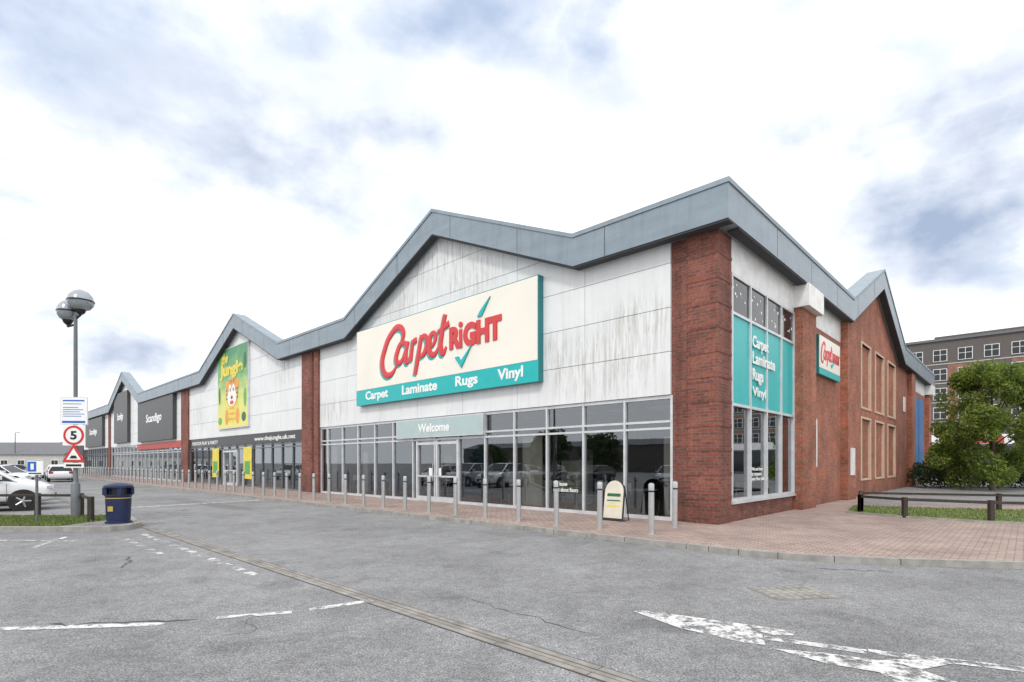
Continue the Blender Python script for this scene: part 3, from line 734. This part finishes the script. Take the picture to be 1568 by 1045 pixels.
TS=empty('traffic_sign',Matrix.Translation((LP[0]+.03,LP[1]-.09,0))@Matrix.Rotation(math.radians(5),4,'Z'))
b=MB(); 
b.box(-.37,.37,-.01,0,2.55,3.32,'frame'); b.box(-.35,.35,-.013,-.0105,2.57,3.30,'txt')
for i,z in enumerate((3.2,3.12,3.02,2.96,2.9,2.84,2.78)): b.box(-.28,.28-(i*37%5)*.04,-.0155,-.0135,z,z+.018+(.02 if i==0 else 0),'signblue')
b.box(-.3,.3,-.0155,-.0135,2.6,2.66,'signblue')
b.box(-.29,.29,-.012,-.002,1.98,2.54,'txt'); b.disc_y(0,2.26,.27,.27,-.016,-.0125,'red'); b.disc_y(0,2.26,.205,.205,-.019,-.0165,'txt')
b.prism_y([(-.30,1.52),(.30,1.52),(.0,2.03)],-.018,-.0125,'red'); b.prism_y([(-.19,1.585),(.19,1.585),(.0,1.905)],-.021,-.0185,'txt')
b.prism_y([(-.1,1.62),(.1,1.62),(.06,1.7),(-.06,1.7)],-.024,-.0215,'black')
b.box(-.26,.26,-.012,-.002,1.36,1.5,'txt'); b.box(-.2,.2,-.015,-.0125,1.40,1.46,'black')
b.make('sign_plates',TS); text('sign_text','5','black',TS,-.085,.085,2.14,2.38,-.019,bold=.04,ext=.003)
b=MB(); b.lathe([(.03,0),(.03,1.55),(0,1.56)],'galv',12); b.box(-.2,.2,-.05,-.035,1.2,1.55,'txt'); b.box(-.19,0.03,-.053,-.0505,1.28,1.53,'signblue'); b.box(-.11,-.03,-.056,-.0535,1.33,1.48,'txt'); b.box(-.16,.16,-.053,-.0505,1.22,1.25,'black')
b.make('parking_sign',mw=Matrix.Translation((-11.95,13.55,0)),smooth=False)
# ---------------------------------------------------------------- litter bin
b=MB(); b.lathe([(0,0),(.27,0),(.27,.05),(.24,.06),(.245,.1),(.265,.66),(.265,.67)],'binblue',28); b.lathe([(.266,.60),(.268,.60),(.268,.62),(.266,.62)],'gold',28)
b.lathe([(.275,.66),(.29,.67),(.29,.70),(.25,.70)],'binblue',28)
for a in range(4):
    t=math.pi/4+a*math.pi/2; b.box(.25*math.cos(t)-.05,.25*math.cos(t)+.05,.25*math.sin(t)-.05,.25*math.sin(t)+.05,.69,.86,'binblue')
b.lathe([(.18,.70),(.18,.86)],'black',20)
b.lathe([(.29,.85),(.30,.86),(.30,.90),(.27,.93),(.16,.965),(.04,.985),(0,.985)],'binblue',28)
b.box(-.06,.06,-.275,-.255,.3,.42,'gold')
b.make('litter_bin',mw=Matrix.Translation((-9.75,13.35,.012))@Matrix.Scale(1.02,4),smooth=True)
# ---------------------------------------------------------------- knee rails
def knee(name,pts,z,h=.55,step=2.2):
    b=MB()
    pl=resample(pts,step)
    for i,p in enumerate(pl):
        b.box(p[0]-.055,p[0]+.055,p[1]-.055,p[1]+.055,z-.05,z+h+.02,'wood')
    for i in range(len(pl)-1):
        a=(*pl[i],z+h-.04);c=(*pl[i+1],z+h-.04); b.tube(a,c,.05,.05,'wood',4)
    return b.make(name,bevel=.008)
knee('knee_rail_fence',[(-10.75,13.75),(-12.2,15.25),(-22,15.25)],0,.62,1.1)
knee('knee_rail_fence',[(10.35,16.0),(10.75,14.75),(12.05,13.55),(15,12.5),(22,11.3)],.04,.5)
knee('knee_rail_fence',[(10.35,16.0),(11.6,17.9),(15,16.6),(22,14.9)],.04,.5)
# ---------------------------------------------------------------- cars
def car(name,mat,mw,suv=False):
    e=empty(name,mw); h=.12 if suv else 0
    st=[(-2.15,.42,.62,.60),(-2.1,.30,.80,.78),(-1.9,.26,.92,.86),(-1.3,.24,.96,.89),(-.5,.24,.95,.90),(.4,.24,.93,.90),(.95,.24,.92,.89),(1.4,.24,.84,.87),(1.85,.26,.75,.82),(2.08,.30,.66,.72),(2.15,.40,.58,.58)]
    b=MB(); p=[]; 
    for x,zb,zt,w in st:
        zt+=h; half=[(w*.8,zb),(w*.97,zb+.08),(w,(zb+zt)/2-.03),(w*.985,zt-.14),(w*.93,zt-.04),(w*.8,zt),(w*.4,zt+.025)]
        p+=[(x,-a,z) for a,z in half]+[(x,a,z) for a,z in half[::-1]]
    k=14;f=[]
    for i in range(len(st)-1):
        for j in range(k): f.append((i*k+j,(i+1)*k+j,(i+1)*k+(j+1)%k,i*k+(j+1)%k))
    f.append(list(range(k))); f.append(list(range((len(st)-1)*k,len(st)*k))[::-1])
    b.poly(p,f,mat); o=b.make('body',e,smooth=True); s=o.modifiers.new('s','SUBSURF'); s.levels=1;s.render_levels=2
    g=[(-1.95,.90,.0),(-1.6,.90,.42),(-1.2,.92,.50),(-.3,.92,.54),(.35,.92,.50),(1.15,.88,.0)]
    b=MB(); pr=[]
    for x,zb,dh in g:
        zb+=h-.03; w=.80; t=dh/.54
        pr.append([(x,-w,zb),(x,-w+.17*t,zb+dh+h*t*.3-.03*t),(x,-w+.28*t,zb+dh+h*t*.3),(x,w-.28*t,zb+dh+h*t*.3),(x,w-.17*t,zb+dh+h*t*.3-.03*t),(x,w,zb)])
    for i in range(len(g)-1):
        A,B_=pr[i],pr[i+1]
        b.poly(A+B_,[(0,6,7,1),(4,10,11,5)],'dglass'); roofm=mat if i in(1,2,3) else 'dglass'
        b.poly(A+B_,[(1,7,8,2),(3,9,10,4)],mat); b.poly(A+B_,[(2,8,9,3)],roofm)
    for sg in(0,5):
        for i in (1,3):
            q=pr[i]; t=1 if sg==0 else 4
            b.tube(q[sg],q[t],.03,.03,mat,6)
        q0=pr[4];q1=pr[5]; b.tube(q1[sg],q0[1 if sg==0 else 4],.03,.03,mat,6); q0=pr[0];q1=pr[1]; b.tube(q0[sg],q1[1 if sg==0 else 4],.05,.04,mat,6)
    b.make('greenhouse',e,smooth=True)
    b=MB()
    for x in (-1.32,1.32):
        for s_ in (-1,1):
            y=s_*.80
            def ringy(r,y0,y1,m_,seg=24):
                b.prism_y([(x+r*math.cos(2*math.pi*i/seg),.33+r*math.sin(2*math.pi*i/seg)) for i in range(seg)],y0,y1,m_)
            ringy(.39,y-.085*1,y+.087*1,'black'); ringy(.33,y-.10,y+.105,'rubber'); ringy(.22,y-.108,y+.113,'black')
            for a in range(5):
                t=a*2*math.pi/5; d=Vector((math.cos(t),0,math.sin(t)))
                yo=y+s_*.112; b.tube((x,yo,.33),(x+d.x*.21,yo,.33+d.z*.21),.035,.028,'rim',6)
    b.box(2.12,2.17,-.45,.45,.42,.56,'black'); b.box(2.165,2.18,-.26,.26,.40,.5,'txt')
    b.box(1.92,2.10,-.76,-.46,.60+h,.70+h,'lens'); b.box(1.92,2.10,.46,.76,.60+h,.70+h,'lens'); b.box(-2.12,-2.0,-.78,-.5,.7,.86,'redlens'); b.box(-2.12,-2.0,.5,.78,.7,.86,'redlens')
    for s_ in(-1,1):
        b.box(.62,.82,s_*.9-.08,s_*.9+.08,.93+h,1.06+h,mat)
        for xx_ in (-.95,.0,.92): b.box(xx_-.006,xx_+.006,s_*.905-.004,s_*.905+.004,.36,.80+h,'black')
        for xx_ in (-.75,.2): b.box(xx_-.09,xx_+.09,s_*.90-.02,s_*.90+.02,.80+h*.6,.825+h*.6,'black')
    b.box(-1,1,-.9,-.885,.25,.33,'black'); b.box(-1,1,.885,.9,.25,.33,'black')
    b.make('wheels_and_trim',e,bevel=.01)
def carm(x,y,deg,z=-.1): return Matrix.Translation((x,y,z))@Matrix.Rotation(math.radians(deg),4,'Z')
car('parked_car','carwhite',carm(-17.8,17.7,40),True)
car('parked_car','carsilver',carm(-19.9,19.9,41),True)
car('parked_car','carwhite',carm(-22.0,22.2,40))
for i,(x,y,d,m_) in enumerate([(-38.5,46,130,'carwhite'),(-43,51,130,'carwhite'),(-50,55,20,'carsilver'),(-36,38,10,'carwhite'),(-58,62,0,'cardark')]): car('parked_car',m_,carm(x,y,d))
for i in range(11):
    x=-34+i*3.6+random.uniform(-.3,.3); q=W(x,-22); 
    if i in(5,): continue
    car('parked_car',['carwhite','carsilver','carwhite','cardark','cardark'][i%5],Matrix.Translation((q[0],q[1],-.1))@Matrix.Rotation(ANG+math.radians((90 if i%3 else 70)+random.uniform(-3,3)),4,'Z'))
# ---------------------------------------------------------------- trees
def tree(name,base,h,rad,leaves,leafsize,mat='leaf',trunk=.14,low=.18,seed=1,shape=1.0):
    rng=np.random.RandomState(seed); e=empty(name,Matrix.Translation(base))
    b=MB(); b.tube((0,0,0),(.03,.02,h*.35),trunk,trunk*.75,'bark'); b.tube((.03,.02,h*.35),(0,.05,h*.85),trunk*.75,trunk*.2,'bark')
    cl=[]
    for i in range(64):
        t=rng.uniform(low,1.0)**1.0; a=rng.uniform(0,6.28)
        env=math.sqrt(max(0,1-((t-.40)/.64)**2)); r=rad*env*rng.uniform(.25,1.0)**.5
        c=np.array([r*math.cos(a),r*math.sin(a),h*t*.95]); cl.append((c,rad*rng.uniform(.16,.34)))
        if i%3==0: b.tube((0,.03,max(h*.15,c[2]*.6)),tuple(c),trunk*.3,.015,'bark',6)
    b.make('trunk_and_limbs',e)
    per=leaves//len(cl); V=[]
    for c,s in cl:
        d=rng.normal(size=(per,3)); d/=np.linalg.norm(d,axis=1)[:,None]; rr=s*rng.uniform(.25,1.15,size=(per,1))**.5
        V.append(c+d*rr*np.array([1,1,.85]))
    P=np.concatenate(V); n_=len(P)
    u=rng.normal(size=(n_,3));u/=np.linalg.norm(u,axis=1)[:,None]; v=np.cross(u,rng.normal(size=(n_,3)));v/=np.linalg.norm(v,axis=1)[:,None]
    s=leafsize*rng.uniform(.6,1.3,size=(n_,1))
    q=np.stack([P-u*s,P+v*s*.55,P+u*s,P-v*s*.55],1).reshape(-1,3)
    me=bpy.data.meshes.new('foliage'); me.from_pydata(q.tolist(),[],np.arange(n_*4).reshape(-1,4).tolist()); me.materials.append(M[mat])
    o=bpy.data.objects.new('foliage',me); COL.objects.link(o); o.parent=e
tree('tree',(26.3,29.5,0),6.9,2.55,42000,.08,'leaf',low=.10,seed=4)
tree('tree',(31.5,31,0),5.2,2.0,16000,.085,'leaf',low=.1,seed=9)
def hedge(name,x0,x1,y0,y1,h,cnt,seed):
    rng=np.random.RandomState(seed); P=np.stack([rng.uniform(x0,x1,cnt),rng.uniform(y0,y1,cnt),h*rng.uniform(0,1,cnt)**.6],1)
    P[:,2]*=1+.12*np.sin(P[:,0]*3)+.08*np.sin(P[:,0]*7.3)
    u=rng.normal(size=(cnt,3));u/=np.linalg.norm(u,axis=1)[:,None]; v=np.cross(u,rng.normal(size=(cnt,3)));v/=np.linalg.norm(v,axis=1)[:,None]; s=.08
    q=np.stack([P-u*s,P+v*s*.6,P+u*s,P-v*s*.6],1).reshape(-1,3)
    me=bpy.data.meshes.new(name); me.from_pydata(q.tolist(),[],np.arange(cnt*4).reshape(-1,4).tolist()); me.materials.append(M['leafdk'])
    o=bpy.data.objects.new(name,me); COL.objects.link(o)
hedge('hedge',24.6,40,32,34,1.4,16000,3)
for i in range(9):
    q=W(-60+i*12+random.uniform(-3,3),-50+random.uniform(-3,3)); tree('tree',(q[0],q[1],-.1),random.uniform(4,7),3.0,2800,.28,'leafdk',seed=20+i)
def house(name,mw,L_,D,H,R,wall,ncol,rows_=2):
    b=MB(); b.box(0,L_,0,D,0,H,wall)
    b.prism_x([(-.3,H),(D+.3,H),(D/2,H+R)],-.3,L_+.3,'slate')
    for r in range(rows_):
        for i in range(ncol):
            x=(i+.5)*L_/ncol; z=.9+r*2.7
            b.box(x-.6,x+.6,-.06,-.003,z,z+1.2,'txt'); b.box(x-.52,x-.03,-.08,-.061,z+.08,z+1.12,'dglass'); b.box(x+.03,x+.52,-.08,-.061,z+.08,z+1.12,'dglass')
    return b.make(name,mw=mw)
house('retail_warehouse',Matrix.Translation(W(25,-66,-.1))@Matrix.Rotation(ANG+math.pi,4,'Z'),110,10,4.6,1.2,'aptwall',12,1)
house('terraced_building',Matrix.Translation((-135,88,-.1))@Matrix.Rotation(math.radians(2),4,'Z'),60,8,3.0,1.9,'render',22,1)
house('brick_building',Matrix.Translation((-84,97,-.1)),7,8,4.3,1.3,'brick_side',3,1)
house('terraced_building',Matrix.Translation((-240,150,-.1)),130,10,4.5,3,'render',30,1)
b=MB(); b.lathe([(.1,0),(.07,6.5),(0,6.6)],'galv',8); b.tube((0,0,6.5),(.8,0,6.6),.06,.06,'galv'); b.make('street_lamp',mw=Matrix.Translation((-83,90,0)))
# ---------------------------------------------------------------- apartment block
d=Vector((70.4-61,74-83)).normalized(); an=math.atan2(d.y,d.x)
AM=Matrix.Translation((58.6,85.2,0))@Matrix.Rotation(an,4,'Z')
b=MB(); LW,HW=46,19.6
b.box(0,LW,0,16,0,HW,'aptwall'); b.box(-.2,LW+.2,-.25,16.2,HW,HW+.35,'slate'); b.box(6,18,5,11,HW+.35,HW+1.6,'aptwall')
nc=16; cw=LW/nc; fh=2.85
for r in range(6):
    z=2.3+r*fh
    b.box(0,LW,-.06,-.003,z-.45,z-.33,'render')
    for i in range(nc):
        x=(i+.5)*cw; 
        if r<5 and i%3!=1: b.box(x+.85,x+cw-.86,-.09,-.002,z-.2,z+2.3,'aptbrick')
        if r<5 and i%2: b.box(x-.85,x+.8,-.05,-.002,z+1.8,z+2.3,'aptbrick')
        b.box(x-.85,x+.8,-.12,-.001,z,z+1.75,'txt'); 
        for a,c in((-.78,-.05),(.02,.73)): b.box(x+a,x+c,-.14,-.121,z+.07,z+.95,'dglass'); b.box(x+a,x+c,-.14,-.121,z+1.02,z+1.68,'dglass')
b.make('apartment_building',mw=AM)
b=MB(); b.box(0,40,0,12,0,4.3,'render'); b.box(-.1,40,-.5,-.003,3.4,4.4,'white'); b.box(0,40,-.2,-.1,.2,3.2,'dglass')
for i in range(12): b.box(i*3.4-.1,i*3.4+.1,-.3,-.201,0,3.4,'redband')
b.box(2,7,-.6,-.501,3.5,4.2,'redband'); b.box(12,17,-.6,-.501,3.5,4.2,'redband')
b.make('shop_building',mw=Matrix.Translation((43,57,0))@Matrix.Rotation(math.radians(-20),4,'Z'))
car('parked_car','carred',carm(33.5,43,20,0)); car('parked_car','carsilver',carm(38.5,42,20,0))
